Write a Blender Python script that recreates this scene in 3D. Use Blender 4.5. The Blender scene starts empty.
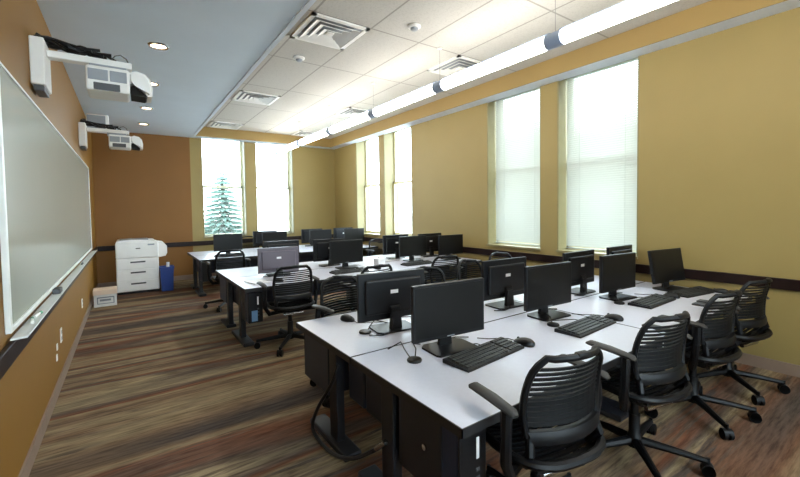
import bpy, bmesh, math, random
from mathutils import Vector, Matrix
random.seed(7)
S = bpy.context.scene
COL = S.collection
PI = math.pi

# ------------------------------------------------------------------ materials
def lin(c):
    return tuple(((v/255)/12.92 if v/255 <= .04045 else ((v/255+.055)/1.055)**2.4) for v in c)

def nodes(name):
    m = bpy.data.materials.new(name); m.use_nodes = True
    nt = m.node_tree; return m, nt, nt.nodes['Principled BSDF']

def mat(name, rgb, rough=.5, metal=0, spec=.5, var=.06, scale=6, bump=0):
    """plain procedural surface: slight mottling of the paint or plastic"""
    m, nt, b = nodes(name)
    c = lin(rgb)
    tc = nt.nodes.new('ShaderNodeTexCoord'); nz = nt.nodes.new('ShaderNodeTexNoise')
    nz.inputs['Scale'].default_value = scale; nz.inputs['Detail'].default_value = 3
    nt.links.new(tc.outputs['Object'], nz.inputs['Vector'])
    rp = nt.nodes.new('ShaderNodeValToRGB')
    rp.color_ramp.elements[0].position = .3; rp.color_ramp.elements[1].position = .7
    rp.color_ramp.elements[0].color = (*[v*(1-var) for v in c], 1)
    rp.color_ramp.elements[1].color = (*[min(1, v*(1+var)) for v in c], 1)
    nt.links.new(nz.outputs['Fac'], rp.inputs['Fac']); nt.links.new(rp.outputs['Color'], b.inputs['Base Color'])
    b.inputs['Roughness'].default_value = rough; b.inputs['Metallic'].default_value = metal
    b.inputs['Specular IOR Level'].default_value = spec
    if bump:
        bp = nt.nodes.new('ShaderNodeBump'); bp.inputs['Strength'].default_value = bump; bp.inputs['Distance'].default_value = .004
        n2 = nt.nodes.new('ShaderNodeTexNoise'); n2.inputs['Scale'].default_value = 160
        nt.links.new(tc.outputs['Object'], n2.inputs['Vector'])
        nt.links.new(n2.outputs['Fac'], bp.inputs['Height']); nt.links.new(bp.outputs['Normal'], b.inputs['Normal'])
    return m

def emit(name, rgb, strength):
    m, nt, b = nodes(name)
    b.inputs['Base Color'].default_value = (.8, .8, .8, 1)
    b.inputs['Emission Color'].default_value = (*lin(rgb), 1); b.inputs['Emission Strength'].default_value = strength
    return m

def m_math(nt, op, a, b=None, clamp=False):
    n = nt.nodes.new('ShaderNodeMath'); n.operation = op; n.use_clamp = clamp
    for i, v in enumerate((a, b)):
        if v is None: continue
        if isinstance(v, (int, float)): n.inputs[i].default_value = v
        else: nt.links.new(v, n.inputs[i])
    return n.outputs[0]

def carpet():
    m, nt, b = nodes('striated_carpet')
    tc = nt.nodes.new('ShaderNodeTexCoord')
    def noise(sx, sy, detail, rough=.55, off=0.0, dist=0):
        mp = nt.nodes.new('ShaderNodeMapping'); mp.inputs['Scale'].default_value = (sx, sy, 1)
        mp.inputs['Location'].default_value = (off, off*1.7, off)
        nt.links.new(tc.outputs['Object'], mp.inputs['Vector'])
        n = nt.nodes.new('ShaderNodeTexNoise'); n.inputs['Scale'].default_value = 1; n.inputs['Detail'].default_value = detail
        n.inputs['Roughness'].default_value = rough; n.inputs['Distortion'].default_value = dist
        nt.links.new(mp.outputs['Vector'], n.inputs['Vector']); return n.outputs['Fac']
    def ramp(fac, stops, interp='LINEAR'):
        r = nt.nodes.new('ShaderNodeValToRGB'); r.color_ramp.interpolation = interp
        e = r.color_ramp.elements
        while len(e) < len(stops): e.new(.5)
        for el, (p, c) in zip(e, stops): el.position = p; el.color = (*c, 1)
        nt.links.new(fac, r.inputs['Fac']); return r.outputs['Color']
    def mix(fac, a, c, mode='MIX'):
        n = nt.nodes.new('ShaderNodeMix'); n.data_type = 'RGBA'; n.blend_type = mode
        if isinstance(fac, (int, float)): n.inputs[0].default_value = fac
        else: nt.links.new(fac, n.inputs[0])
        nt.links.new(a, n.inputs[6]); nt.links.new(c, n.inputs[7]); return n.outputs[2]
    L = lambda r, g, bb: lin((r, g, bb))
    bands = ramp(noise(.12, 1.6, 2, .5, 3.1), [(.30, L(84, 74, 68)), (.39, L(142, 118, 92)), (.45, L(156, 138, 108)), (.50, L(128, 84, 62)),
                                               (.55, L(104, 90, 80)), (.60, L(166, 148, 116)), (.68, L(120, 88, 68)), (.76, L(92, 84, 78))])
    streak = ramp(noise(1.4, 13, 6, .7, 9.3, .5), [(.40, (0, 0, 0)), (.50, (1, 1, 1))])
    dark = ramp(noise(.3, 3.4, 3, .6, 5.5), [(.3, L(92, 78, 70)), (.48, L(124, 104, 88)), (.6, L(86, 80, 76)), (.72, L(136, 112, 92))])
    clean = ramp(noise(.3, 1.4, 1, .5, 14.2), [(.47, (0, 0, 0)), (.58, (1, 1, 1))])
    streak = mix(1.0, streak, clean, 'LIGHTEN')
    c = mix(streak, dark, bands)
    fine = ramp(noise(4, 42, 4, .65, 2.2), [(.34, (.46, .45, .45)), (.62, (.96, .96, .96))])
    c = mix(1.0, c, fine, 'MULTIPLY')
    nt.links.new(c, b.inputs['Base Color'])
    b.inputs['Roughness'].default_value = .95; b.inputs['Specular IOR Level'].default_value = .1
    n2 = nt.nodes.new('ShaderNodeTexNoise'); n2.inputs['Scale'].default_value = 220
    nt.links.new(tc.outputs['Object'], n2.inputs['Vector'])
    bp = nt.nodes.new('ShaderNodeBump'); bp.inputs['Strength'].default_value = .4; bp.inputs['Distance'].default_value = .004
    nt.links.new(n2.outputs['Fac'], bp.inputs['Height']); nt.links.new(bp.outputs['Normal'], b.inputs['Normal'])
    return m

def tiles():
    """suspended ceiling: fissured white tiles in a thin metal grid"""
    m, nt, b = nodes('ceiling_tile')
    tc = nt.nodes.new('ShaderNodeTexCoord'); sp = nt.nodes.new('ShaderNodeSeparateXYZ')
    nt.links.new(tc.outputs['Object'], sp.inputs[0])
    def line(sock, off, pitch, w):
        f = m_math(nt, 'FRACT', m_math(nt, 'DIVIDE', m_math(nt, 'SUBTRACT', sock, off-pitch*20), pitch))
        return m_math(nt, 'LESS_THAN', f, w/pitch)
    g = m_math(nt, 'MAXIMUM', line(sp.outputs['X'], 2.375, .70, .022), line(sp.outputs['Y'], 3.92, 1.40, .022))
    nz = nt.nodes.new('ShaderNodeTexNoise'); nz.inputs['Scale'].default_value = 60; nz.inputs['Detail'].default_value = 4
    nt.links.new(tc.outputs['Object'], nz.inputs['Vector'])
    rp = nt.nodes.new('ShaderNodeValToRGB')
    rp.color_ramp.elements[0].position = .35; rp.color_ramp.elements[0].color = (.51, .50, .475, 1)
    rp.color_ramp.elements[1].position = .5; rp.color_ramp.elements[1].color = (.57, .56, .53, 1)
    nt.links.new(nz.outputs['Fac'], rp.inputs['Fac'])
    mx = nt.nodes.new('ShaderNodeMix'); mx.data_type = 'RGBA'
    nt.links.new(g, mx.inputs[0]); nt.links.new(rp.outputs['Color'], mx.inputs[6]); mx.inputs[7].default_value = (.34, .33, .31, 1)
    nt.links.new(mx.outputs[2], b.inputs['Base Color']); b.inputs['Roughness'].default_value = .9
    b.inputs['Specular IOR Level'].default_value = .1
    return m

def glass():
    m, nt, b = nodes('window_glass'); nt.nodes.remove(b)
    out = nt.nodes['Material Output']
    t = nt.nodes.new('ShaderNodeBsdfTransparent'); t.inputs['Color'].default_value = (.95, .98, .97, 1)
    g = nt.nodes.new('ShaderNodeBsdfGlossy'); g.inputs['Roughness'].default_value = .02
    lw = nt.nodes.new('ShaderNodeLayerWeight'); lw.inputs['Blend'].default_value = .5
    fac = m_math(nt, 'ADD', m_math(nt, 'MULTIPLY', m_math(nt, 'POWER', lw.outputs['Facing'], 4), .4), .03)
    mx = nt.nodes.new('ShaderNodeMixShader')
    nt.links.new(fac, mx.inputs[0]); nt.links.new(t.outputs[0], mx.inputs[1]); nt.links.new(g.outputs[0], mx.inputs[2])
    nt.links.new(mx.outputs[0], out.inputs['Surface'])
    return m

def slat_mat():
    m, nt, b = nodes('blind_slat'); nt.nodes.remove(b)
    out = nt.nodes['Material Output']
    d = nt.nodes.new('ShaderNodeBsdfDiffuse'); d.inputs['Color'].default_value = (.86, .87, .82, 1)
    t = nt.nodes.new('ShaderNodeBsdfTranslucent'); t.inputs['Color'].default_value = (.34, .36, .335, 1)
    mx = nt.nodes.new('ShaderNodeMixShader'); mx.inputs[0].default_value = .45
    nt.links.new(d.outputs[0], mx.inputs[1]); nt.links.new(t.outputs[0], mx.inputs[2]); nt.links.new(mx.outputs[0], out.inputs['Surface'])
    return m

M = {
 'carpet': carpet(), 'tile': tiles(), 'glass': glass(), 'slat': slat_mat(),
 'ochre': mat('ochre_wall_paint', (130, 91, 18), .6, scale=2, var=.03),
 'gold': mat('golden_wall_paint', (148, 129, 78), .6, scale=2, var=.03),
 'brown': mat('brown_accent_paint', (126, 83, 26), .6, scale=2, var=.03),
 'fascia': mat('amber_fascia_paint', (152, 126, 74), .6, scale=2, var=.03),
 'ceil': mat('smooth_ceiling_paint', (218, 232, 246), .7, scale=2, var=.02),
 'soffit': mat('soffit_paint', (214, 224, 236), .7, scale=2, var=.02),
 'rail': mat('dark_rail_wood', (30, 17, 16), .45, spec=.25, scale=12, var=.2),
 'base': mat('taupe_vinyl_base', (136, 116, 102), .6),
 'frame': mat('cream_window_paint', (136, 126, 86), .5),
 'sash': mat('pale_sash_paint', (226, 220, 186), .5),
 'white': mat('white_plastic', (240, 240, 238), .4, var=.03),
 'grey': mat('grey_plastic', (150, 156, 164), .45),
 'dkgrey': mat('dark_grey_plastic', (74, 76, 80), .45),
 'top': mat('pale_lavender_laminate', (206, 210, 224), .32, scale=30, var=.02),
 'edge': mat('black_edge_band', (26, 26, 28), .5),
 'steel': mat('black_powder_coat', (24, 27, 34), .45),
 'navy': mat('navy_black_panel', (26, 38, 60), .45),
 'black': mat('black_plastic', (12, 14, 18), .4, spec=.4),
 'chair': mat('black_chair_polymer', (8, 10, 14), .48, spec=.28),
 'slatblack': mat('matte_black_slat', (9, 10, 12), .6, spec=.15),
 'pad': mat('charcoal_arm_pad', (44, 44, 43), .55),
 'screen': mat('matte_black_screen', (12, 12, 12), .4, spec=.3, var=.02),
 'plum': mat('plum_sheen_shell', (98, 90, 100), .3, var=.02),  # lighter purple is the sheen on the back, put into the base colour
 'chrome': mat('brushed_metal', (190, 192, 196), .25, 1),
 'board': mat('glossy_whiteboard', (172, 176, 166), .17, spec=.22, var=.01, scale=1),
 'alu': mat('aluminium_trim', (232, 236, 234), .4),
 'key': mat('dark_keys', (52, 54, 54), .5, scale=80, var=.3),
 'green': mat('green_marker', (36, 140, 100), .4),
 'blue': mat('blue_bin_plastic', (30, 62, 140), .45),
 'carton': mat('cream_carton', (226, 206, 186), .7), 'cartonside': mat('white_carton_print', (206, 206, 204), .7),
 'ink': mat('grey_print', (120, 126, 134), .6),
 'label': mat('white_label', (238, 238, 240), .5, var=.01),
 'bluesticker': mat('blue_sticker', (110, 150, 190), .4),
 'blackhole': mat('dark_void', (14, 14, 14), .9),
 'tube': emit('fluorescent_tube_cover', (255, 248, 236), 9.0),
 'lamp': emit('downlight_lamp', (255, 226, 190), 4.0),
 'band': mat('blue_grey_joint', (160, 178, 210), .4),
 'leaf': mat('spruce_needles', (58, 84, 74), .8, var=.3), 'bark': mat('tree_bark', (80, 66, 54), .9),
 'snow': mat('pale_pavement', (176, 176, 172), .9), 'brick': mat('pale_facade', (168, 160, 150), .9), 'pane': mat('dark_pane', (70, 84, 90), .2),
 'carpaint': mat('silver_car_paint', (150, 152, 156), .3, .4), 'rubber': mat('tyre_rubber', (28, 28, 28), .8),
}

# ------------------------------------------------------------------ mesh helpers
class MB:
    def __init__(s): s.bm = bmesh.new()
    def box(s, x0, x1, y0, y1, z0, z1, bev=0, mtx=None, seg=2):
        r = bmesh.ops.create_cube(s.bm, size=1)
        vs = r['verts']
        for v in vs:
            v.co = Vector(((x0+x1)/2+v.co.x*(x1-x0), (y0+y1)/2+v.co.y*(y1-y0), (z0+z1)/2+v.co.z*(z1-z0)))
        if bev:
            es = list({e for v in vs for e in v.link_edges})
            r2 = bmesh.ops.bevel(s.bm, geom=es, offset=bev, segments=seg, affect='EDGES', profile=.5)
            vs = list({v for f in r2['faces'] for v in f.verts} | {v for v in vs if v.is_valid})
        if mtx is not None:
            for v in vs: v.co = mtx @ v.co
        return s
    def ring(s, c, u, w, ru, rw, n):
        return [s.bm.verts.new(c+u*(ru*math.cos(2*PI*i/n))+w*(rw*math.sin(2*PI*i/n))) for i in range(n)]
    def bridge(s, a, b):
        n = len(a)
        for i in range(n): s.bm.faces.new((a[i], a[(i+1) % n], b[(i+1) % n], b[i]))
    def tube(s, pts, r, n=8, closed=False, flat=1.0, ref=None):
        """swept tube; r a number or one per point; flat squashes the second axis"""
        P = [Vector(p) for p in pts]; k = len(P)
        R = r if isinstance(r, (list, tuple)) else [r]*k
        rings = []; up = Vector(ref) if ref else None
        for i, p in enumerate(P):
            a = P[(i-1) % k] if (closed or i > 0) else p
            b = P[(i+1) % k] if (closed or i < k-1) else p
            t = (b-a).normalized()
            if up is None: up = Vector((0, 0, 1)) if abs(t.z) < .9 else Vector((1, 0, 0))
            u = (up - t*up.dot(t))
            if u.length < 1e-5: u = t.orthogonal()
            u.normalize(); w = t.cross(u)
            if not ref: up = u
            rings.append(s.ring(p, u, w, R[i]*flat, R[i], n))
        for i in range(k-1): s.bridge(rings[i], rings[i+1])
        if closed: s.bridge(rings[-1], rings[0])
        else:
            s.bm.faces.new(list(reversed(rings[0]))); s.bm.faces.new(rings[-1])
        return s
    def cyl(s, a, b, r0, r1=None, n=16): return s.tube([a, b], [r0, r0 if r1 is None else r1], n)
    def lathe(s, prof, c=(0, 0, 0), n=20, axis='Z'):
        """prof: (radius, height) list"""
        c = Vector(c); rings = []
        for r, h in prof:
            if axis == 'Z': rings.append(s.ring(c+Vector((0, 0, h)), Vector((1, 0, 0)), Vector((0, 1, 0)), r, r, n))
            elif axis == 'Y': rings.append(s.ring(c+Vector((0, h, 0)), Vector((0, 0, 1)), Vector((1, 0, 0)), r, r, n))
            else: rings.append(s.ring(c+Vector((h, 0, 0)), Vector((0, 1, 0)), Vector((0, 0, 1)), r, r, n))
        for a, b in zip(rings, rings[1:]): s.bridge(a, b)
        s.bm.faces.new(list(reversed(rings[0]))); s.bm.faces.new(rings[-1])
        return s
    def prism(s, poly, z0, z1, mtx=None, plane='XY'):
        f = {'XY': lambda a, b, h: Vector((a, b, h)), 'XZ': lambda a, b, h: Vector((a, h, b)), 'YZ': lambda a, b, h: Vector((h, a, b))}[plane]
        A = [s.bm.verts.new(f(a, b, z0)) for a, b in poly]; B = [s.bm.verts.new(f(a, b, z1)) for a, b in poly]
        s.bridge(A, B); s.bm.faces.new(list(reversed(A))); s.bm.faces.new(B)
        if mtx is not None:
            for v in A+B: v.co = mtx @ v.co
        return s
    def sheet(s, rows, th, nrm):
        """grid of points thickened along nrm"""
        nrm = Vector(nrm)*th
        T = [[s.bm.verts.new(Vector(p)+nrm*.5) for p in r] for r in rows]
        U = [[s.bm.verts.new(Vector(p)-nrm*.5) for p in r] for r in rows]
        a, b = len(rows), len(rows[0])
        for i in range(a-1):
            for j in range(b-1):
                s.bm.faces.new((T[i][j], T[i][j+1], T[i+1][j+1], T[i+1][j])); s.bm.faces.new((U[i][j], U[i+1][j], U[i+1][j+1], U[i][j+1]))
        for i in range(a-1):
            for j in (0, b-1):
                s.bm.faces.new((T[i][j], T[i+1][j], U[i+1][j], U[i][j]))
        for j in range(b-1):
            for i in (0, a-1):
                s.bm.faces.new((T[i][j], T[i][j+1], U[i][j+1], U[i][j]))
        return s
    def build(s, name, material, parent=None, smooth=False, loc=None):
        bmesh.ops.recalc_face_normals(s.bm, faces=s.bm.faces)
        if loc is not None:                      # world-space mesh whose origin is put at loc
            bmesh.ops.translate(s.bm, verts=s.bm.verts, vec=-Vector(loc))
        me = bpy.data.meshes.new(name); s.bm.to_mesh(me); s.bm.free()
        me.materials.append(M[material])
        if smooth:
            for p in me.polygons: p.use_smooth = True
            try: me.set_sharp_from_angle(angle=math.radians(40))
            except Exception: pass
        o = bpy.data.objects.new(name, me); COL.objects.link(o)
        if loc is not None: o.location = loc
        if parent: o.parent = parent
        return o

def tag(o, label, cat, group=None):
    o['label'] = label; o['category'] = cat
    if group: o['group'] = group
    return o
def empty(name, loc, rz=0, label=None, cat=None, group=None):
    o = bpy.data.objects.new(name, None); COL.objects.link(o); o.empty_display_size = .1
    o.location = loc; o.rotation_euler = (0, 0, rz)
    if label: tag(o, label, cat, group)
    return o
def struct(o): o['kind'] = 'structure'; return o
def copy_tree(o, parent=None):
    c = o.copy(); COL.objects.link(c)
    if parent: c.parent = parent
    for ch in list(o.children): copy_tree(ch, c)
    return c
def place(proto, used, loc, rz, label, group=None):
    """first call moves the prototype itself, later calls copy it with its parts"""
    o = copy_tree(proto) if used[0] else proto
    used[0] = True
    o.location = loc; o.rotation_euler = (0, 0, rz); o['label'] = label
    if group: o['group'] = group
    return o

# ------------------------------------------------------------------ room shell
XL, XR, YB, YF = -.578, 5.243, 10.92, -2.6
WT = .42                        # thickness of the outer walls
ZC, ZT = 3.515, 3.76            # lowered ceiling and soffit / tile ceiling
XI, XS, YS = 1.40, 4.985, 10.62 # edges of the recess

struct(MB().box(XL-.2, XR+.25, YF-.2, YB+.25, -.12, 0).build('floor', 'carpet'))
struct(MB().box(XL-.2, XI, YF, YB+WT, ZC, ZC+.5).build('ceiling', 'ceil'))
struct(MB().box(XI, XR+WT, YF, YB+WT, ZT, ZT+.25).build('ceiling_recess', 'tile'))
f = MB(); f.box(XI-.002, XI+.016, YF, YS, ZC+.012, ZT-.002); f.box(XS-.016, XS, YF, YS, ZC+.001, ZT-.002); f.box(XI, XS, YS-.016, YS+.002, ZC+.001, ZT-.002)
struct(f.build('trim_1', 'fascia'))
f = MB(); f.box(XS, XR+.02, YF, YB+.02, ZC, ZT); f.box(XI, XS, YS, YB+.02, ZC, ZT)
struct(f.build('ceiling_soffit', 'soffit'))
struct(MB().box(XI-.03, XI+.02, YF, YS-.02, ZC-.014, ZC+.012).build('trim_2', 'soffit'))
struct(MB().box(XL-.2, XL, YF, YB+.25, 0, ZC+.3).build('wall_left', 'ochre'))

# (near edge, far edge) of the openings in the right wall and (left, right) in the back wall
RW = [(2.28, 3.41), (3.68, 4.78), (7.0, 8.14), (8.36, 9.56)]
BW = [(1.58, 2.64), (2.90, 3.94)]
SILL, HEAD, RD = 1.0, 3.66, .30
f = MB(); f.box(XR, XR+WT, YF, YB+WT, 0, SILL); f.box(XR, XR+WT, YF, YB+WT, HEAD, ZT+.2)
e = [YF]+[v for p in RW for v in p]+[YB+WT]
for a, b in zip(e[::2], e[1::2]): f.box(XR, XR+WT, a, b, SILL, HEAD)
struct(f.build('wall_right', 'gold'))
f = MB(); f.box(XI-.07, XR+.02, YB, YB+WT, 0, SILL); f.box(XI-.07, XR+.02, YB, YB+WT, HEAD, ZT+.2)
e = [XI-.07]+[v for p in BW for v in p]+[XR+.02]
for a, b in zip(e[::2], e[1::2]): f.box(a, b, YB, YB+WT, SILL, HEAD)
struct(f.build('wall_back', 'gold'))
ADDED_FW = [(-.40, .70), (.95, 2.05), (2.3, 3.4)]  # added unseen windows behind the camera to bring daylight to near ceiling and desks
f = MB(); f.box(XL-.2, XR+.25, YF-WT, YF, 0, SILL); f.box(XL-.2, XR+.25, YF-WT, YF, HEAD, ZT+.2)
e = [XL-.2]+[v for p in ADDED_FW for v in p]+[XR+.25]
for a, b in zip(e[::2], e[1::2]): f.box(a, b, YF-WT, YF, SILL, HEAD)
struct(f.build('wall_front', 'gold'))
struct(MB().box(XL-.02, XI-.07, YB, YB+.25, 0, ZC+.3).build('wall_accent', 'brown'))

# chair rail and base
f = MB(); f.box(XL, XL+.03, YF, YB-.001, .83, .94, .006); struct(f.build('trim_3', 'rail'))
f = MB(); f.box(XR-.03, XR, YF, YB-.001, .83, .94, .006); struct(f.build('trim_4', 'rail'))
f = MB(); f.box(XL+.03, XR-.03, YB-.03, YB, .83, .94, .006); struct(f.build('trim_5', 'rail'))
struct(MB().box(XL, XL+.014, YF, YB-.001, 0, .115).build('baseboard_left', 'base'))
struct(MB().box(XR-.014, XR, YF, YB-.001, 0, .115).build('baseboard_right', 'base'))
struct(MB().box(XL+.014, XR-.014, YB-.014, YB, 0, .115).build('baseboard_back', 'base'))

# windows: lining, double-hung sashes with a meeting rail, glass, plus a blind each
def window(n, wall, a, b, blind):
    root = struct(empty('window_%d' % n, {'R': (XR, (a+b)/2, SILL), 'B': ((a+b)/2, YB, SILL), 'F': ((a+b)/2, YF, SILL)}[wall]))
    if wall == 'F': root.rotation_euler = (0, 0, PI)
    w = b-a
    # local: u along the wall (-w/2..w/2), d outward, z up from sill
    if wall == 'R': root.rotation_euler = (0, 0, -PI/2)    # local x -> -Y, local y -> +X
    H = HEAD-SILL
    f = MB(); t = .022
    f.box(-w/2, -w/2+t, .004, WT, 0, H); f.box(w/2-t, w/2, .004, WT, 0, H); f.box(-w/2, w/2, -.03, WT, 0, .03); f.box(-w/2+t, w/2-t, RD-.05, WT, H-.012, H)
    f.build('window_lining', 'frame', root)
    s = MB(); mid = 1.32
    for z0, z1, d in ((.03, mid+.03, RD-.045), (mid-.02, H-t, RD-.005)):
        s.box(-w/2+t, -w/2+t+.045, d, d+.035, z0, z1); s.box(w/2-t-.045, w/2-t, d, d+.035, z0, z1)
        s.box(-w/2+t, w/2-t, d, d+.035, z0, z0+.055); s.box(-w/2+t, w/2-t, d, d+.035, z1-.05, z1)
    s.build('window_sash', 'sash', root)
    g = MB(); g.box(-w/2+t+.04, w/2-t-.04, RD-.03, RD-.024, .06, mid); g.box(-w/2+t+.04, w/2-t-.04, RD+.01, RD+.016, mid, H-t-.03)
    g.build('glass_pane', 'glass', root)
    if not blind: return
    tilt, lab, grp = blind
    bx = empty('venetian_blind', root.location, 0, lab, 'window blind', grp); bx.rotation_euler = root.rotation_euler
    hw = w/2-t-.012; d0 = RD-.10
    MB().box(-hw, hw, d0-.028, d0+.028, H-.05, H-.004).build('headrail', 'slat', bx)
    sl = MB(); z = .10; p = .031
    while z < H-.055:
        c, sn = math.cos(tilt)*.021, math.sin(tilt)*.021
        rows = []
        for k in (-1, 0, 1): rows.append([(-hw, d0+k*c, z+k*sn+(.003 if k == 0 else 0)), (hw, d0+k*c, z+k*sn+(.003 if k == 0 else 0))])
        sl.sheet(rows, .0012, (0, -sn/.021, c/.021)); z += p
    sl.build('slats', 'slat', bx)
    MB().box(-hw, hw, d0-.022, d0+.022, .045, .065, .004).build('bottom_rail', 'slat', bx)
    for u in (-hw*.6, hw*.6): MB().cyl((u, d0-.024, .065), (u, d0-.024, H-.05), .0018, n=6).build('ladder_cord', 'slat', bx)
window(1, 'R', *RW[0], (.97, 'white venetian blind over the nearest, widest window on the right wall', None))
window(2, 'R', *RW[1], (.99, 'white venetian blind over the second nearest window on the right wall', None))
window(3, 'R', *RW[2], None)
window(4, 'R', *RW[3], None)
window(5, 'B', *BW[0], (.05, 'open white blind over the left back window with a spruce outside', None))
window(6, 'B', *BW[1], (.05, 'open white blind over the right back window behind the hanging light end', None))

for i, p in enumerate(ADDED_FW): window(7+i, 'F', *p, None)  # the added front windows, there only to let in more daylight

# ------------------------------------------------------------------ ceiling things
pl = empty('linear_light', (3.4, 4, 3.26), 0, 'long white tubular pendant light running under the tile ceiling', 'pendant light')
bands = [-1.11, .56, 2.23, 3.9, 5.57, 7.24, 8.91]
edges = [-2.4]+bands+[10.5]
for a, b in zip(edges, edges[1:]):
    f = MB(); f.tube([(0, a-4+.05, 0), (0, b-4-.05, 0)], .066, 20); f.build('tube_cover', 'tube', pl, True)
    MB().box(-.02, .02, a-4+.05, b-4-.05, .062, .082, .004).build('top_rail', 'band', pl)
for b in bands+[10.5, -2.4]:
    MB().tube([(0, b-4-.085, 0), (0, b-4+.085, 0)], .072, 20).build('joint_band', 'band', pl, True)
for b in bands:
    MB().cyl((0, b-4, .08), (0, b-4, ZT-3.26-.012), .003, n=6).build('suspension_cable', 'chrome', pl)
    MB().cyl((0, b-4, ZT-3.26-.02), (0, b-4, ZT-3.26-.001), .03, n=12).build('ceiling_cup', 'white', pl)

def vent(x, y, lab):
    o = empty('ceiling_vent', (x, y, ZT), 0, lab, 'air vent', 'square air diffusers in the tile ceiling')
    MB().box(-.33, .33, -.33, .33, -.004, -.001).build('duct_backing', 'grey', o)
    f = MB()
    for h, wd in ((.348, .05),):
        for s in (-1, 1):
            f.box(s*h-(wd if s > 0 else 0), s*h+(wd if s < 0 else 0), -h, h, -.02, -.002); f.box(-h, h, s*h-(wd if s > 0 else 0), s*h+(wd if s < 0 else 0), -.02, -.002)
    f.build('vent_frame', 'white', o)
    for h in (.27, .19, .11):
        g = MB()                       # a sloping square louvre ring
        A = [g.bm.verts.new((a*h, b*h, -.035)) for a, b in ((-1, -1), (1, -1), (1, 1), (-1, 1))]
        B = [g.bm.verts.new((a*(h-.066), b*(h-.066), -.008)) for a, b in ((-1, -1), (1, -1), (1, 1), (-1, 1))]
        C = [g.bm.verts.new((a*(h-.066), b*(h-.066), -.004)) for a, b in ((-1, -1), (1, -1), (1, 1), (-1, 1))]
        D = [g.bm.verts.new((a*h, b*h, -.031)) for a, b in ((-1, -1), (1, -1), (1, 1), (-1, 1))]
        for p, q in ((A, B), (B, C), (C, D), (D, A)): g.bridge(p, q)
        g.build('louvre', 'white', o)
    MB().box(-.045, .045, -.045, .045, -.03, -.012, .006).build('centre_plate', 'white', o)
vent(2.02, 4.28, 'square white air diffuser nearest the camera, beside the lowered ceiling edge')
vent(2.02, 7.45, 'square white air diffuser halfway back beside the lowered ceiling edge')
vent(2.02, 10.18, 'square white air diffuser next to the back wall above the left window')
vent(4.12, 4.28, 'square air diffuser just behind the tube light, nearest of those three')
vent(4.12, 7.45, 'square air diffuser halfway back behind the tube light')
vent(4.12, 10.18, 'small looking air diffuser at far end of the tube light')
for x, y, lab in ((2.0, 5.2, 'round white smoke detector between two air diffusers'), (2.76, 3.6, 'round white sprinkler cover out in the tile ceiling')):
    o = empty('smoke_detector', (x, y, ZT), 0, lab, 'smoke detector')
    MB().lathe([(.075, -.002), (.075, -.018), (.06, -.03)], n=24).build('mounting_plate', 'white', o, True)
    MB().lathe([(.045, -.03), (.045, -.045), (.025, -.058)], n=24).build('sensor_cap', 'grey', o, True)
for y, lab in ((5.12, 'recessed downlight nearest the camera, right of the first projector'), (6.65, 'second recessed downlight from the camera in the lowered ceiling'),
               (8.24, 'third recessed downlight from the camera in the lowered ceiling'), (9.74, 'recessed downlight closest to the brown back wall')):
    o = empty('recessed_downlight', (.35, y, ZC), 0, lab, 'downlight', 'recessed downlights in the lowered ceiling')
    g = MB(); A = g.ring(Vector((0, 0, -.001)), Vector((1, 0, 0)), Vector((0, 1, 0)), .105, .105, 28); B = g.ring(Vector((0, 0, -.012)), Vector((1, 0, 0)), Vector((0, 1, 0)), .095, .095, 28)
    C = g.ring(Vector((0, 0, -.012)), Vector((1, 0, 0)), Vector((0, 1, 0)), .078, .078, 28); D = g.ring(Vector((0, 0, -.001)), Vector((1, 0, 0)), Vector((0, 1, 0)), .074, .074, 28)
    g.bridge(A, B); g.bridge(B, C); g.bridge(C, D)
    g.build('trim_ring', 'chrome', o, True)
    MB().lathe([(.073, -.002), (.05, -.006)], n=24).build('lamp_lens', 'lamp', o, True)

# ------------------------------------------------------------------ left wall
wb = empty('whiteboard', (XL, 3.02, 1.0), 0, 'long glossy whiteboard with aluminium frame and tray on left wall', 'whiteboard')
L = 9.35-3.02
MB().box(.004, .018, .02, L-.02, .02, 1.51).build('writing_surface', 'board', wb)
f = MB(); f.box(.002, .03, 0, .035, 0, 1.53, .004); f.box(.002, .026, L-.018, L, 0, 1.53, .003); f.box(.002, .026, .018, L-.018, 1.514, 1.53, .003); f.box(.002, .03, .03, L-.03, 0, .03, .004)
f.build('frame', 'alu', wb)
f = MB(); f.prism([(.018, -.045), (.09, -.04), (.105, -.02), (.10, -.016), (.088, -.03), (.018, -.034)], .02, L-.02, None, 'XZ')
f.build('marker_tray', 'alu', wb)
t = tag(MB().box(-.028, .028, -.07, .07, 0, .045, .008).build('board_eraser', 'dkgrey', None, False), 'grey felt eraser lying on the whiteboard tray', 'eraser')
t.location = (XL+.055, 4.55, .968)
for i, (y, rz, c, lab) in enumerate(((3.42, .15, 'green', 'green marker nearest the end of the whiteboard tray'), (3.6, -.1, 'green', 'second green marker on the whiteboard tray'), (6.9, 0, 'black', 'dark marker far along the whiteboard tray'))):
    o = empty('dry_erase_marker', (XL+.055, y, .978), rz, lab, 'marker')
    MB().cyl((0, -.06, 0), (0, .045, 0), .009, n=10).build('barrel', 'white' if i < 2 else 'black', o, True)
    MB().cyl((0, .045, 0), (0, .085, 0), .0105, n=10).build('cap', c, o, True)
def plate(y, z, w, h, lab, holes=True):
    o = empty('wall_outlet', (XL, y, z), 0, lab, 'outlet')
    MB().box(.0, .008, -w/2, w/2, -h/2, h/2, .003).build('cover_plate', 'white', o)
    if holes:
        for dz in (-h*.22, h*.22): MB().box(.006, .0095, -w*.25, w*.25, dz-h*.12, dz+h*.12, .001).build('socket', 'grey', o)
plate(5.1, .46, .085, .14, 'white outlet plate low on left wall, near the data plates')
plate(4.82, .42, .045, .06, 'small upper data plate beside near outlet on left wall', False)
plate(4.78, .33, .045, .06, 'small lower data plate beside near outlet on left wall', False)
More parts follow.
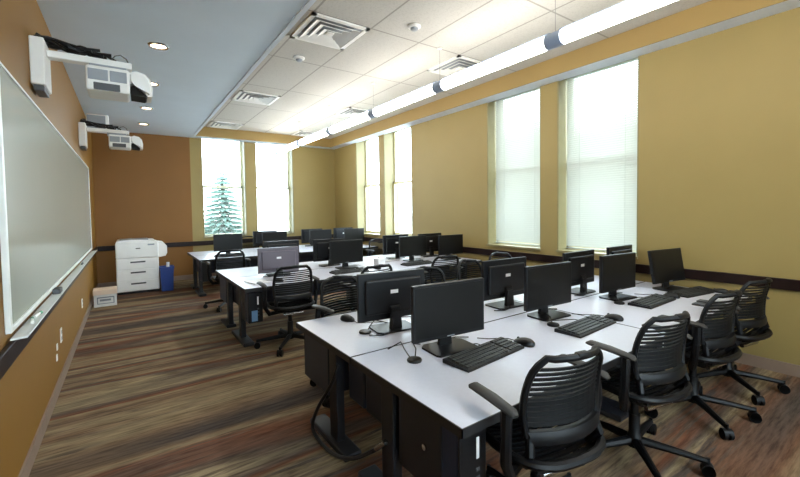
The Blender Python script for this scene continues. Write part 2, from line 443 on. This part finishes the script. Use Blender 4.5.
plate(7.3, .36, .08, .13, 'white outlet plate low on left wall toward the paper box')

def proj_mount(x, y, z):
    o = empty('projector_mount', (XL, y, z), 0, None); o['category'] = 'projector mount'
    MB().box(0, .09, -.16, .16, -.27, .10, .01).build('wall_plate', 'white', o)
    MB().box(.015, .08, -.145, .10, -.315, -.27, .006).build('cable_exit', 'dkgrey', o)
    f = MB(); f.box(.09, .66, -.05, .05, -.012, .045, .008); f.build('arm', 'white', o)
    f = MB(); f.box(.36, .62, -.07, .07, -.055, -.012, .006); f.build('slider_bracket', 'grey', o)
    c = MB()
    random.seed(3)
    for k in range(6):
        pts = []
        for j in range(9):
            u = j/8
            pts.append((.03+(.36+.03*k)*u+random.uniform(-.02, .02), -.06+.022*k+random.uniform(-.02, .02), .11-.05*u+.028*math.sin(6*u+2*k)+random.uniform(-.008, .008)+.02))
        c.tube(pts, .013, 6)
    c.build('cable_bundle', 'black', o, True)
    w = MB(); w.tube([(.5, 0, .045), (.54, 0, .10), (.58, 0, .115), (.62, 0, .09), (.64, 0, .045)], .005, 6); w.build('loop_wire', 'dkgrey', o, True)
    return o
def projector(x, y, z):
    o = empty('projector', (x, y, z), 0, None); o['category'] = 'projector'
    MB().box(-.18, .12, -.17, .17, -.26, -.055, .018).build('body', 'white', o)
    f = MB(); f.box(-.165, -.03, -.176, -.165, -.175, -.085, .004); f.box(-.018, .10, -.176, -.165, -.175, -.085, .004)
    f.build('vent_grille', 'grey', o)
    f = MB(); f.box(-.13, .05, -.174, -.165, -.255, -.195, .003); f.build('filter_door', 'dkgrey', o)
    # mirror hood: bulging shell, opening looks back down towards the wall
    h = MB(); prof = [(.11, -.065), (.17, -.04), (.235, -.055), (.275, -.10), (.29, -.17), (.285, -.245), (.25, -.25), (.20, -.17), (.16, -.15), (.11, -.16)]
    h.prism(prof, -.14, .14, None, 'XZ')
    es = [e for e in h.bm.edges if abs(e.verts[0].co.y-e.verts[1].co.y) < 1e-6]
    bmesh.ops.bevel(h.bm, geom=es, offset=.022, segments=3, affect='EDGES')
    h.build('mirror_hood', 'white', o, True)
    h = MB(); h.prism([(.15, -.165), (.25, -.245), (.235, -.255), (.13, -.25), (.125, -.175)], -.115, .115, None, 'XZ'); h.build('mirror_opening', 'blackhole', o)
    MB().box(.05, .11, -.05, .05, -.06, -.03, .006).build('status_panel', 'dkgrey', o)
    return o
pm = proj_mount(0, 4.3, 2.955)
pm['label'] = 'white wall plate and arm with black cables carrying the nearer projector'
pj1 = projector(-.06, 4.3, 2.955); pj1['label'] = 'white short-throw projector nearer the camera, under its wall arm'
pm2 = copy_tree(pm); pm2.location = (XL, 8.1, 3.01); pm2['label'] = 'white wall plate and arm carrying the farther projector'
pj2 = copy_tree(pj1); pj2.location = (-.02, 8.1, 3.01); pj2['label'] = 'white short-throw projector farther away, against the brown wall'
o = empty('wall_speaker', (XL+.04, 8.85, 3.13), 0, 'pale box speaker high in the corner behind the farther projector', 'speaker')
MB().box(.01, .33, -.1, .14, 0, .29, .012).build('cabinet', 'white', o); MB().box(.025, .285, -.108, -.098, .02, .27, .004).build('grille', 'grey', o); MB().box(-.04, .05, -.05, .05, .1, .2).build('wall_bracket', 'dkgrey', o)

# ------------------------------------------------------------------ printer corner
o = empty('office_printer', (.16, 10.05, 0), 0, 'large white floor-standing printer with drawers against the brown wall', 'printer')
MB().box(-.36, .36, -.33, .33, 0, .05, .01).build('plinth', 'black', o)
MB().box(-.37, .37, -.34, .34, .05, .73, .012).build('cabinet', 'white', o)
MB().box(-.37, .37, -.345, .34, .735, 1.06, .02).build('print_engine', 'white', o)
MB().prism([(-.36, 1.06), (.34, 1.06), (.30, 1.095), (-.1, 1.115), (-.34, 1.10)], -.33, .33, None, 'XZ').build('output_lid', 'white', o)
MB().box(-.3, .2, -.25, .2, 1.10, 1.118, .006).build('paper_tray_recess', 'grey', o)
for z0, z1 in ((.07, .27), (.28, .50), (.51, .715)):
    d = MB().box(-.355, .355, -.355, -.34, z0, z1, .006).build('drawer', 'white', o)
    MB().box(-.13, .13, -.362, -.35, z1-.075, z1-.045, .004).build('drawer_handle', 'dkgrey', d)
g = MB(); g.prism([(.37, .72), (.50, .74), (.53, .80), (.53, .95), (.47, 1.03), (.37, 1.05)], -.3, .26, None, 'XZ'); g.build('side_tray', 'white', o)
MB().box(-.03, .05, -.35, -.343, .925, .945).build('badge', 'dkgrey', o)
MB().box(.18, .30, -.352, -.343, .99, 1.02, .003).build('control_panel', 'grey', o)

o = empty('paper_carton', (-.365, 8.88, 0), .03, 'lidded white carton of paper on carpet beside the printer', 'box')
MB().box(-.165, .165, -.16, .16, 0, .235, .004).build('carton', 'cartonside', o)
MB().box(-.175, .175, -.17, .17, .215, .30, .006).build('carton_lid', 'carton', o)
f = MB()
f.box(-.12, .13, -.163, -.159, .155, .175); f.box(-.12, .13, -.163, -.159, .05, .062); f.box(-.12, -.105, -.163, -.159, .05, .175); f.box(.115, .13, -.163, -.159, .05, .175); f.box(-.08, .08, -.163, -.159, .1, .135)
f.build('printed_panel', 'ink', o)
o = empty('recycling_bin', (.665, 9.72, 0), 0, 'blue plastic recycling bin beside the printer', 'bin')
g = MB()
def rect(h, z, y): return [g.bm.verts.new((a*h, b*y, z)) for a, b in ((-1, -1), (1, -1), (1, 1), (-1, 1))]
R1, R2, R3, R4, R5, R6 = rect(.105, 0, .12), rect(.125, .49, .145), rect(.137, .49, .157), rect(.137, .515, .157), rect(.118, .515, .138), rect(.098, .02, .112)
for a, b in zip((R1, R2, R3, R4, R5), (R2, R3, R4, R5, R6)): g.bridge(a, b)
g.bm.faces.new(R1); g.bm.faces.new(R6); g.build('tub', 'blue', o)
g = MB(); g.cyl((.0, .0, .03), (.03, .02, .60), .035, .03, 12); t = tag(g.build('paper_roll', 'label', None, True, ), 'white paper roll sticking out of the blue bin', 'paper'); t.location = (.665, 9.72, 0)

# ------------------------------------------------------------------ tables
ROWS = [dict(y=1.17, seam=2.18, far=3.15, legs=(1.80, 2.50), n='front row'),
        dict(y=4.87, seam=5.84, far=6.78, legs=(5.28, 6.0), n='middle row'),
        dict(y=8.40, seam=9.35, far=10.26, legs=(8.75, 9.5), n='back row')]
X0, X1, X2, DZ = 1.125, 3.17, 5.205, .735
def table(x0, x1, y0, y1, legy, inner, label):
    """inner: +1 when the seam is on the far side"""
    o = empty('training_table', ((x0+x1)/2, (y0+y1)/2, 0), 0, label, 'table', 'white-topped training tables in three double rows')
    hx, hy = (x1-x0)/2-.003, (y1-y0)/2-.004
    t = MB().box(-hx+.006, hx-.006, -hy+.006, hy-.006, DZ-.04, DZ, 0).build('tabletop', 'top', o)
    e = MB()
    for a in ((-hx, -hx+.006, -hy, hy), (hx-.006, hx, -hy, hy), (-hx, hx, -hy, -hy+.006), (-hx, hx, hy-.006, hy)): e.box(*a, DZ-.044, DZ-.001)
    e.build('edge_band', 'edge', t)
    for s in (-1, 1):
        lx = s*(hx-.055); ly = legy-(y0+y1)/2
        l = MB().box(lx-.03, lx+.03, ly-.06, ly+.06, .045, DZ-.04, .006).build('leg', 'steel', o)
        fy0, fy1 = (max(-hy+.08, ly-.36), min(hy-.08, ly+.36))
        MB().box(lx-.065, lx+.065, fy0, fy1, .004, .05, .012).build('foot', 'steel', l)
        MB().box(lx-.02, lx+.02, -hy+.1, hy-.1, DZ-.075, DZ-.0405, .004).build('top_bracket', 'steel', l)
    py = inner*(hy-.05)
    py = sorted((inner*(hy-.22), inner*(hy-.006)))
    MB().box(-hx+.10, hx-.10, py[0], py[1], .36, DZ-.075, .012).build('cable_trough', 'navy', o)
    return o
for R in ROWS:
    for (a, b, side) in ((X0, X1, 'left'), (X1, X2, 'right')):
        table(a, b, R['y'], R['seam'], R['legs'][0], 1, 'white-topped training table at %s end of the %s, on its near side' % (side, R['n']))
        table(a, b, R['seam'], R['far'], R['legs'][1], -1, 'white-topped training table at %s end of the %s, on its far side' % (side, R['n']))

# ------------------------------------------------------------------ computer towers hung under the tables
def tower(x, y, rz, label, sticker=False):
    o = empty('computer_tower', (x, y, .30), rz, label, 'computer', 'black computer towers hung under the tables')
    MB().box(-.085, .085, -.22, .24, .0, .37, .006).build('case', 'navy', o)
    f = MB(); f.box(-.085, .085, -.235, -.22, 0, .37, .006); f.build('front_bezel', 'black', o)
    MB().box(.018, .036, -.238, -.233, .22, .32, .002).build('status_label', 'label', o)
    for z in (.08, .12, .16): MB().box(.015, .04, -.238, -.233, z, z+.018, .002).build('front_port', 'dkgrey', o)
    if sticker: MB().box(-.05, .02, -.238, -.234, .02, .15).build('blue_sticker', 'bluesticker', o)
    MB().box(-.095, -.085, -.12, .2, .0, .401).build('holster', 'steel', o)
    MB().cyl((-.095, .0, .2), (-.103, .0, .2), .014, n=14).build('lock', 'chrome', o, True)
    return o
TW = [(1.255, 1.47, 0, 'black tower hung under near left corner of the front row'), (2.27, 1.5, 0, 'black tower under the front row between first and second chairs'),
      (3.30, 1.5, 0, 'black tower under the front row between second and third chairs'), (4.11, 1.5, 0, 'black tower under the front row beside the third chair'),
      (1.26, 2.86, PI, 'black tower hung under far left corner of the front row'),
      (1.26, 5.14, 0, 'black tower with blue sticker hung under left end of the middle row'), (1.26, 6.46, PI, 'black tower hung under far left corner of the middle row'),
      (1.26, 8.68, 0, 'black tower hung under left end of the back row')]
for i, (x, y, r, lab) in enumerate(TW): tower(x, y, r, lab, i == 5)

# ------------------------------------------------------------------ monitors
def monitor(shell, plain=False):
    o = empty('computer_monitor', (0, 0, 0)); o['category'] = 'monitor'
    W, H, zc = .58, .365, .265
    h = empty('tilt_head', (0, 0, 0)); h.parent = o
    hb = MB(); hb.box(-W/2, W/2, -.012, .022, zc-H/2, zc+H/2, .006)
    hb.box(-W/2+.05, W/2-.05, .02, .05, zc-H/2+.05, zc+H/2-.05, .014)
    hd = hb.build('housing', shell, o)
    COL.objects.unlink(h); bpy.data.objects.remove(h)
    MB().box(-W/2+.016, W/2-.016, -.0145, -.010, zc-H/2+.024, zc+H/2-.016).build('screen', 'screen', hd)
    MB().box(-.03, .03, -.0135, -.0115, zc-H/2+.008, zc-H/2+.014).build('brand_strip', 'grey', hd)
    MB().box(-.03, .035, .0495, .0515, zc+.02, zc+.048).build('asset_label', 'label', hd)
    if plain: MB().lathe([(.022, .0215), (.022, .0235)], (-.21, 0, zc-.105), 20, 'Y').build('round_sticker', 'label', hd)
    n = MB(); n.prism([(-.05, .012), (.05, .012), (.036, .16 if not plain else .085), (-.036, .16 if not plain else .085)], .045, .075, None, 'XZ'); n.build('stand_neck', 'black', o)
    MB().box(-.045, .045, .045, .066, (.12 if not plain else .07), (.19 if not plain else .095), .006).build('hinge_block', 'black', o)
    b = MB(); b.prism([(-.15, -.105), (.15, -.105), (.165, -.085), (.165, .09), (.13, .125), (-.13, .125), (-.165, .09), (-.165, -.085)], .001, .014, None, 'XY')
    b.build('stand_base', 'black', o)
    c = MB(); c.tube([(.03, .05, .12), (.05, .11, .07), (.08, .14, .012), (.16, .15, .007), (.24, .10, .007)], .0045, 6); c.build('video_cable', 'black', o, True)
    return o
mon, used = monitor('black'), [False]
G = 'black flat monitors on the white tables'
def put_mon(x, y, rz, lab, tilt=0, dz=0):
    o = place(mon, used, (x, y, DZ+dz), rz, lab, G)
    return o
put_mon(1.735, 1.915, -.095, 'black monitor facing camera at left end of the front row, largest in view')
put_mon(2.93, 1.98, -.07, 'black monitor facing camera, second from left along the front row near side')
put_mon(4.06, 1.95, -.09, 'black monitor facing camera, third from left along the front row near side')
md = put_mon(4.93, 1.80, -.15, 'black monitor turned and leaning by the right wall, front row near side')
for ch in md.children:
    if ch.name.startswith('housing'): ch.rotation_euler = (-.16, 0, 0)
put_mon(1.685, 2.53, PI-.13, 'black monitor seen from the back at left end of front row far side')
put_mon(2.93, 2.46, PI-.05, 'black monitor seen from the back, second along the front row far side')
put_mon(4.03, 2.36, PI, 'black monitor seen from the back, third along the front row far side')
put_mon(4.93, 2.36, PI, 'black monitor seen from the back by the right wall, front row far side')
put_mon(2.88, 5.62, -.04, 'black monitor facing camera, second from left along the middle row near side')
put_mon(4.22, 5.62, -.05, 'black monitor facing camera, third from left along the middle row near side')
put_mon(4.9, 5.36, -.03, 'black monitor facing camera by the right wall, middle row near side')
put_mon(2.05, 6.3, PI, 'black monitor mostly hidden behind the monitor with a plum-grey sheen')
put_mon(2.80, 6.1, PI, 'black monitor seen from the back, second along the middle row far side')
put_mon(4.2, 6.15, PI, 'black monitor seen from the back, third along the middle row far side')
put_mon(4.9, 5.98, PI, 'black monitor seen from the back by right wall, middle row far side')
put_mon(1.80, 9.13, -.07, 'black monitor facing camera at left end of back row, before left window')
put_mon(2.84, 9.2, 0, 'black monitor facing camera in back row, below the right back window')
put_mon(4.0, 9.2, 0, 'black monitor facing camera in the back row, third from left')
put_mon(5.1-.2, 9.1, 0, 'black monitor facing camera in the back row, nearest the right wall')
put_mon(2.78, 9.78, PI, 'black monitor seen from the back in back row, behind the second one')
put_mon(4.0, 9.78, PI, 'black monitor seen from the back in back row, behind the third one')
put_mon(4.9, 9.75, PI, 'black monitor seen from the back in back row, nearest the right wall')
m2 = monitor('plum', True); m2.location = (1.80, 5.68, DZ-.055); m2.rotation_euler = (0, 0, PI-.12)
m2.location.z = DZ
for ch in m2.children:
    if ch.name.startswith('housing'): ch.location.z = -.045
tag(m2, 'monitor with plum-grey sheen on its back and white sticker at left end of the middle row', 'monitor')

# ------------------------------------------------------------------ keyboards, mice, cable pucks
def keyboard():
    o = empty('keyboard', (0, 0, 0)); o['category'] = 'keyboard'
    L_, D_ = .575, .20
    g = MB(); g.prism([(-D_/2, 0), (D_/2, 0), (D_/2, .024), (D_/2-.02, .026), (-D_/2+.004, .012), (-D_/2, .008)], -L_/2, L_/2, None, 'YZ'); g.build('tray', 'black', o)
    k = MB(); k.prism([(-D_/2+.012, .0105), (D_/2-.022, .0245), (D_/2-.022, .028), (-D_/2+.012, .0155)], -L_/2+.012, L_/2-.02, None, 'YZ')
    for r in range(5):
        y = -D_/2+.03+r*.033; z = .0125+.0029*r*1.2
        x = -L_/2+.015
        while x < L_/2-.03:
            w = .024 if not (r == 0 and -.12 < x < .05) else .15
            if not (.125 < x < .14 or .205 < x < .217): k.box(x, x+w-.003, y-.013, y+.013, z, z+.012)
            x += w+.001
    k.build('keys', 'key', o)
    c = MB(); c.tube([(.1, D_/2, .012), (.12, .16, .005), (.02, .22, .005), (-.1, .28, .005)], .003, 5); c.build('cord', 'black', o, True)
    return o
kb, ku = keyboard(), [False]
GK = 'black keyboards on the tables'
for x, y, r, lab in ((1.83, 1.69, .10, 'black keyboard at left end of the front row, nearest the camera'), (2.88, 1.62, .06, 'black keyboard in front of the second monitor of the front row'),
                     (4.12, 1.66, .02, 'black keyboard in front of the third monitor of the front row'), (5.0-.12, 1.58, -.15, 'black keyboard by the right wall in the front row'),
                     (2.0, 2.9, PI, 'black keyboard behind the left rear-facing monitor of the front row'),
                     (2.72, 5.22, .05, 'black keyboard before the second monitor of the middle row'), (4.0, 5.2, 0, 'black keyboard before the third monitor of middle row'),
                     (1.75, 8.75, 0, 'black keyboard at left end of the back row')):
    place(kb, ku, (x, y, DZ+.001), r, lab, GK)
def mouse():
    o = empty('computer_mouse', (0, 0, 0)); o['category'] = 'mouse'
    g = MB(); bmesh.ops.create_uvsphere(g.bm, u_segments=16, v_segments=10, radius=1)
    for v in g.bm.verts:
        z = max(v.co.z, -.25)
        v.co = Vector((v.co.x*.046*(1-.1*v.co.y), v.co.y*.078, (z+.25)*.036*(1-.25*v.co.y)))
    g.build('shell', 'black', o, True)
    MB().cyl((-.004, .045, .033), (.004, .045, .033), .009, n=12).build('scroll_wheel', 'dkgrey', o, True)
    MB().tube([(0, .076, .008), (.01, .13, .004), (-.03, .18, .004), (-.09, .22, .004), (-.14, .29, .004)], .003, 5).build('cord', 'black', o, True)
    return o
ms, mu = mouse(), [False]
GM = 'black corded mice on the tables'
for x, y, r, lab in ((2.19, 1.67, .1, 'black mouse right of the keyboard nearest the camera'), (3.26, 1.6, -.05, 'black mouse right of the second keyboard in front row'),
                     (4.50, 1.64, 0, 'black mouse right of the third keyboard in front row'), (5.13, 1.42, .2, 'black mouse by the right wall in the front row'),
                     (1.50, 2.93, PI+.25, 'black mouse alone near far left corner of the front row'), (1.62, 5.12, .3, 'small mouse near left end of the middle row'),
                     (3.2, 5.2, 0, 'black mouse right of the keyboard in the middle row')):
    place(ms, mu, (x, y, DZ+.001), r, lab, GM)
def puck(x, y, rz, lab, two=True):
    o = empty('cable_hub', (x, y, DZ+.001), rz, lab, 'cable hub', 'round black desktop cable hubs')
    MB().lathe([(.045, 0), (.047, .008), (.042, .016), (.02, .019)], n=24).build('puck', 'black', o, True)
    MB().tube([(.02, .02, .012), (.05, .05, .05), (.08, .12, .06), (.14, .17, .03), (.2, .2, .006)], .0042, 6).build('lead', 'black', o, True)
    if two: MB().tube([(-.01, .03, .012), (-.03, .06, .06), (-.01, .13, .085), (-.06, .2, .03), (-.02, .28, .006)], .0042, 6).build('lead', 'black', o, True)
puck(1.415, 1.885, 0, 'round black cable hub left of the largest monitor')
puck(1.45, 2.55, -.5, 'round black cable hub beside the left rear-facing monitor', False)
puck(2.72, 1.80, .1, 'round black cable hub before the second monitor of the front row', False)
puck(3.83, 1.83, 0, 'round black cable hub before the third monitor of front row', False)

# papers and a white box on the middle row
o = tag(MB().box(-.11, .11, -.15, .15, 0, .012, .001).build('paper_stack', 'label'), 'white paper stack near the left end of the middle row', 'paper'); o.location = (1.38, 5.25, DZ+.001); o.rotation_euler.z = .2
o = empty('tissue_box', (3.42, 5.5, DZ), .1, 'white tissue box between two monitors of the middle row', 'tissue box')
MB().box(-.07, .07, -.07, .07, 0, .12, .004).build('carton', 'label', o); MB().lathe([(.03, .119), (.018, .135), (.026, .155)], n=10).build('tissue', 'white', o)

# ------------------------------------------------------------------ chairs
def chair():
    o = empty('office_chair', (0, 0, 0)); o['category'] = 'chair'
    # five-spoke base
    for k in range(5):
        a = 2*PI*k/5+.35; u = Vector((math.cos(a), math.sin(a), 0))
        l = MB(); l.tube([u*.03+Vector((0, 0, .125)), u*.2+Vector((0, 0, .112)), u*.385+Vector((0, 0, .092))], [.03, .024, .018], 8); lo = l.build('base_spoke', 'chair', o, True)
        c = MB(); v = Vector((-u.y, u.x, 0)); ce = u*.39+Vector((0, 0, .036))
        c.tube([ce-v*.03, ce-v*.008], .036, 14); c.tube([ce+v*.008, ce+v*.03], .036, 14)
        c.tube([ce-v*.03+Vector((0, 0, .012)), ce+v*.03+Vector((0, 0, .012))], .032, 10); c.cyl(ce+Vector((0, 0, .03)), ce+Vector((0, 0, .075)), .012, n=8)
        c.build('caster', 'chair', lo, True)
    MB().lathe([(.045, .085), (.05, .12), (.042, .16), (.034, .17), (.034, .30), (.024, .30), (.024, .43)], n=16).build('gas_column', 'chair', o, True)
    m = MB(); m.box(-.10, .10, -.13, .12, .41, .465, .015); m.tube([(-.16, -.02, .44), (.16, -.02, .44)], .018, 10); m.build('tilt_mechanism', 'steel', o)
    m = MB(); m.tube([(.10, .04, .43), (.2, .05, .42), (.27, .05, .415)], [.009, .009, .014], 8); m.build('adjust_lever', 'chrome', o, True)
    MB().tube([(-.12, -.16, .43), (.12, -.16, .43)], .016, 10).build('torsion_bar', 'chrome', o, True)
    # seat: curved rim with cross slats
    def so(a):      # rounded square outline
        n = 3.2; c, s = math.cos(a), math.sin(a)
        x = .265*math.copysign(abs(c)**(2/n), c); y = .25*math.copysign(abs(s)**(2/n), s)
        return Vector((x, y, (.497)+.03*(abs(x)/.265)**2-.03*max(0, (y-.1)/.2)**2+.012*max(0, (-.06-y)/.14)))
    seat = MB(); seat.tube([so(2*PI*i/36) for i in range(36)], .022, 8, True, 1.0)
    st = seat.build('seat_rim', 'chair', o, True)
    sl = MB()
    for k in range(12):
        y = -.21+k*.038; row0 = []; row1 = []
        hw = .262*(1-abs(y/.252)**3.2)**(1/3.2)
        for j in range(9):
            x = hw*(-1+j/4); z = .477+.04*(abs(x)/.265)**2-.03*max(0, (y-.1)/.2)**2
            row0.append((x, y-.012, z)); row1.append((x, y+.012, z-.004))
        sl.sheet([row0, row1], .012, (0, 0, 1))
    sl.build('seat_slats', 'slatblack', o)
    # backrest
    def bw(t): return (.214+.014*math.sin(PI*min(1, max(0, t)*1.3)))*math.sqrt(max(.05, 1-(max(0, t-.74)/.36)**2))
    def bp(t, s):   # s -1..1 across
        w = bw(t); y = -.165-.02*math.sin(PI*t)*-1-.055*max(0,t)**1.6-.055*(1-s*s)
        return Vector((s*w, y, .635+.365*t))
    fr = MB()
    pts = [bp(i/12, -1) for i in range(13)]
    top = [bp(1, -1+2*j/12)+Vector((0, -.004, .012*(1-(2*j/12-1)**2)-.004)) for j in range(1, 12)]
    rt = [bp(1-i/12, 1) for i in range(13)]
    fr.tube(pts+top+rt, .017, 8)
    fr.box(-.035, .035, bp(1, 0).y-.02, bp(1, 0).y+.016, 1.0, 1.028, .01)
    b = fr.build('back_frame', 'chair', o, True)
    lb = MB(); rows = []
    for i, t in enumerate((-.08, -.03, .03, .08)):
        rows.append([bp(t, -1+2*j/12)+Vector((0, -.012*math.sin(PI*(i+.5)/4), 0)) for j in range(13)])
    lb.sheet(rows, .03, (0, 1, 0)); lb.build('lumbar_band', 'chair', b, True)
    s_ = MB()
    for k in range(12):
        t = .125+.066*k
        s_.sheet([[bp(t, -1+2*j/10) for j in range(11)], [bp(t+(.05 if k < 5 else .033), -1+2*j/10)+Vector((0, .004, 0)) for j in range(11)]], .012, (0, 1, 0))
    s_.build('back_slats', 'slatblack', b)
    for s in (-1, 1): MB().tube([(s*.2, -.17, .64), (s*.215, -.19, .57), (s*.2, -.13, .49), (s*.1, -.06, .45)], [.02, .022, .022, .02], 8).build('back_upright', 'chair', o, True)
    for s in (-1, 1):
        wx, dy = (.335, .02) if s < 0 else (.305, .11)
        ar = MB(); ar.tube([(s*wx, -.20+dy, .80), (s*(wx+.01), -.205+dy, .68), (s*wx, -.19+dy, .55), (s*.28, -.13, .46), (s*.1, -.03, .44)], [.026, .025, .026, .026, .022], 8)
        a = ar.build('arm_support', 'chair', o, True)
        p = MB(); p.tube([(s*(wx+.012), y+dy, z) for y, z in ((-.27, .798), (-.245, .808), (-.1, .812), (.03, .808), (.055, .80))], [.016, .029, .034, .032, .016], 10, False, .5, (0, 0, 1))
        p.build('armrest_pad', 'pad', a, True)
    return o
ch, cu = chair(), [False]
GC = 'black slat-backed swivel office chairs'
def put_chair(x, y, r, lab): return place(ch, cu, (x, y, 0), r, lab, GC)
put_chair(1.682, 1.205, -.20, 'black slatted swivel chair nearest the camera, at left end of the front row')
put_chair(2.704, 1.19, -.2, 'black slatted swivel chair, second along the near edge of the front row')
put_chair(3.70, 1.19, -.14, 'black slatted swivel chair, third along the near edge of the front row')
put_chair(4.52, 1.185, -.19, 'black slatted swivel chair nearest the right wall at the front row')
put_chair(1.69, 3.20, PI+.12, 'black slatted chair facing camera behind left end of the front row')
put_chair(2.66, 3.13, PI-.1, 'black chair tucked in behind the second rear-facing monitor, front row')
put_chair(3.48, 3.26, PI+.1, 'black chair behind the front row, between its second and third monitors')
put_chair(4.36, 3.55, PI-.1, 'black chair behind the front row, nearest the right wall')
put_chair(1.62, 4.72, -.05, 'black swivel chair at left end of the middle row, whole base in view')
put_chair(2.40, 4.12, .05, 'black chair before second monitor of the middle row, tucked low in view')
put_chair(3.66, 4.28, -.1, 'black chair pulled out before the third monitor of the middle row')
put_chair(1.44, 7.3, -.05, 'black chair pulled out at left end of the back row')
put_chair(4.5, 7.1, PI, 'black chair on far side of the middle row toward the right wall')
put_chair(2.6, 10.38, PI, 'black chair between back row and the back wall windows')

# black hose-like cable looping out from the table end
g = MB()
raw = [(1.16, 2.42, .60), (1.12, 2.44, .48), (1.08, 2.60, .25), (1.06, 2.66, .10), (1.07, 2.58, .03), (1.08, 2.36, .035), (1.08, 2.10, .14), (1.09, 1.88, .29), (1.105, 1.74, .41)]
pts = []
for i in range(len(raw)-1):
    p0, p1, p2, p3 = [Vector(raw[max(0, min(len(raw)-1, i+k))]) for k in (-1, 0, 1, 2)]
    for s in range(6):
        t = s/6; pts.append(.5*((2*p1)+(p2-p0)*t+(2*p0-5*p1+4*p2-p3)*t*t+(-p0+3*p1-3*p2+p3)*t**3))
pts.append(Vector(raw[-1]))
cb = empty('power_cable', (1.16, 2.42, 0), 0, 'thick black cable looping down beside the left legs of the front row', 'cable')
g.tube([p-Vector((1.16, 2.42, 0)) for p in pts], .013, 8); g.build('cable_sheath', 'black', cb, True)
MB().cyl(Vector(raw[-2])*.6+Vector(raw[-1])*.4-Vector((1.16, 2.42, 0)), Vector(raw[-1])-Vector((1.16, 2.42, 0)), .016, n=12).build('metal_plug', 'chrome', cb, True)

# ------------------------------------------------------------------ outside
struct(MB().box(-60, 90, -40, 120, -1.2, -.9).build('ground', 'snow'))
def spruce(x, y, h, r, lab):
    o = empty('spruce_tree', (x, y, -.9), 0, lab, 'tree')
    MB().cyl((0, 0, 0), (0, 0, h*.95), .22, .03, 10).build('trunk', 'bark', o, True)
    random.seed(11); f = MB()
    for k in range(16):
        z = h*(.10+.88*k/16); rr = r*(1-(k/16))**.85+.12
        nb = 19
        for j in range(nb):
            a = 2*PI*j/nb+k*.4+random.uniform(-.15, .15); l = rr*random.uniform(.75, 1.1); u = Vector((math.cos(a), math.sin(a), 0))
            f.tube([Vector((0, 0, z+.12)), u*l*.5+Vector((0, 0, z-.05)), u*l+Vector((0, 0, z-.1*l-.05))], [.09, .22, .03], 5, False, .5)
    f.build('branches', 'leaf', o)
spruce(5.65, 30.0, 5.7, 2.3, 'spruce tree outside the left back window')
bd = empty('street_building', (44, 24, -.9), 0, 'pale building with rows of windows across the street, through the nearest window', 'building')
MB().box(0, 10, -20, 22, 0, 7.5).build('facade', 'brick', bd)
for r in range(2):
    for k in range(12):
        w = MB().box(-.06, .02, -18+k*3.2, -16.4+k*3.2, 1.4+r*3.2, 3.2+r*3.2).build('window', 'frame', bd); MB().box(-.08, -.05, -17.85+k*3.2, -16.55+k*3.2, 1.5+r*3.2, 3.1+r*3.2).build('pane', 'pane', w)
MB().box(-.2, 10.2, -20.2, 22.2, 7.5, 7.9).build('cornice', 'brick', bd)
car = empty('parked_car', (27, 15.2, -.9), PI/2, 'silver car parked outside the nearest window', 'car')
g = MB(); g.prism([(-2.1, .35), (2.1, .35), (2.15, .75), (1.2, .9), (.7, 1.4), (-1.1, 1.42), (-1.7, .95), (-2.15, .85)], -.85, .85, None, 'XZ'); g.build('body', 'carpaint', car)
g = MB(); g.prism([(1.05, .93), (.66, 1.34), (-1.05, 1.36), (-1.5, .95)], -.87, .87, None, 'XZ'); g.build('windows', 'pane', car)
for sx in (-1.3, 1.3):
    for sy in (-.78, .78): MB().lathe([(.33, -.1), (.33, .1)], (sx, sy, .33), 20, 'Y').build('wheel', 'rubber', car, True)

# ------------------------------------------------------------------ light
w = bpy.data.worlds.new('World'); S.world = w; w.use_nodes = True
bg = w.node_tree.nodes['Background']; bg.inputs['Color'].default_value = (.76, .88, 1.0, 1); bg.inputs['Strength'].default_value = 7.0

# ------------------------------------------------------------------ camera
yaw, pitch, roll, H, fpx, sy = .611183, .037076, -.013936, 1.665544, 389.748, -14.640
fw = Vector((math.sin(yaw), math.cos(yaw), 0)); rt = Vector((math.cos(yaw), -math.sin(yaw), 0)); up = Vector((0, 0, 1))
f2 = fw*math.cos(pitch)-up*math.sin(pitch); u2 = up*math.cos(pitch)+fw*math.sin(pitch)
r3 = rt*math.cos(roll)+u2*math.sin(roll); u3 = u2*math.cos(roll)-rt*math.sin(roll)
cd = bpy.data.cameras.new('camera'); cam = bpy.data.objects.new('camera', cd); COL.objects.link(cam)
cd.sensor_width = 36; cd.sensor_fit = 'HORIZONTAL'; cd.lens = fpx/800*36; cd.shift_y = sy/800; cd.clip_start = .05; cd.clip_end = 500
cam.matrix_world = Matrix(((r3.x, u3.x, -f2.x, 0), (r3.y, u3.y, -f2.y, 0), (r3.z, u3.z, -f2.z, H), (0, 0, 0, 1)))
S.camera = cam
S.view_settings.view_transform = 'Standard'; S.view_settings.look = 'None'; S.view_settings.gamma = 1; S.view_settings.use_curve_mapping = False
S.view_settings.exposure = 1.4
S.cycles.use_denoising = True
S.cycles.max_bounces = 10; S.cycles.diffuse_bounces = 5; S.cycles.transparent_max_bounces = 16
S.cycles.sample_clamp_indirect = 6
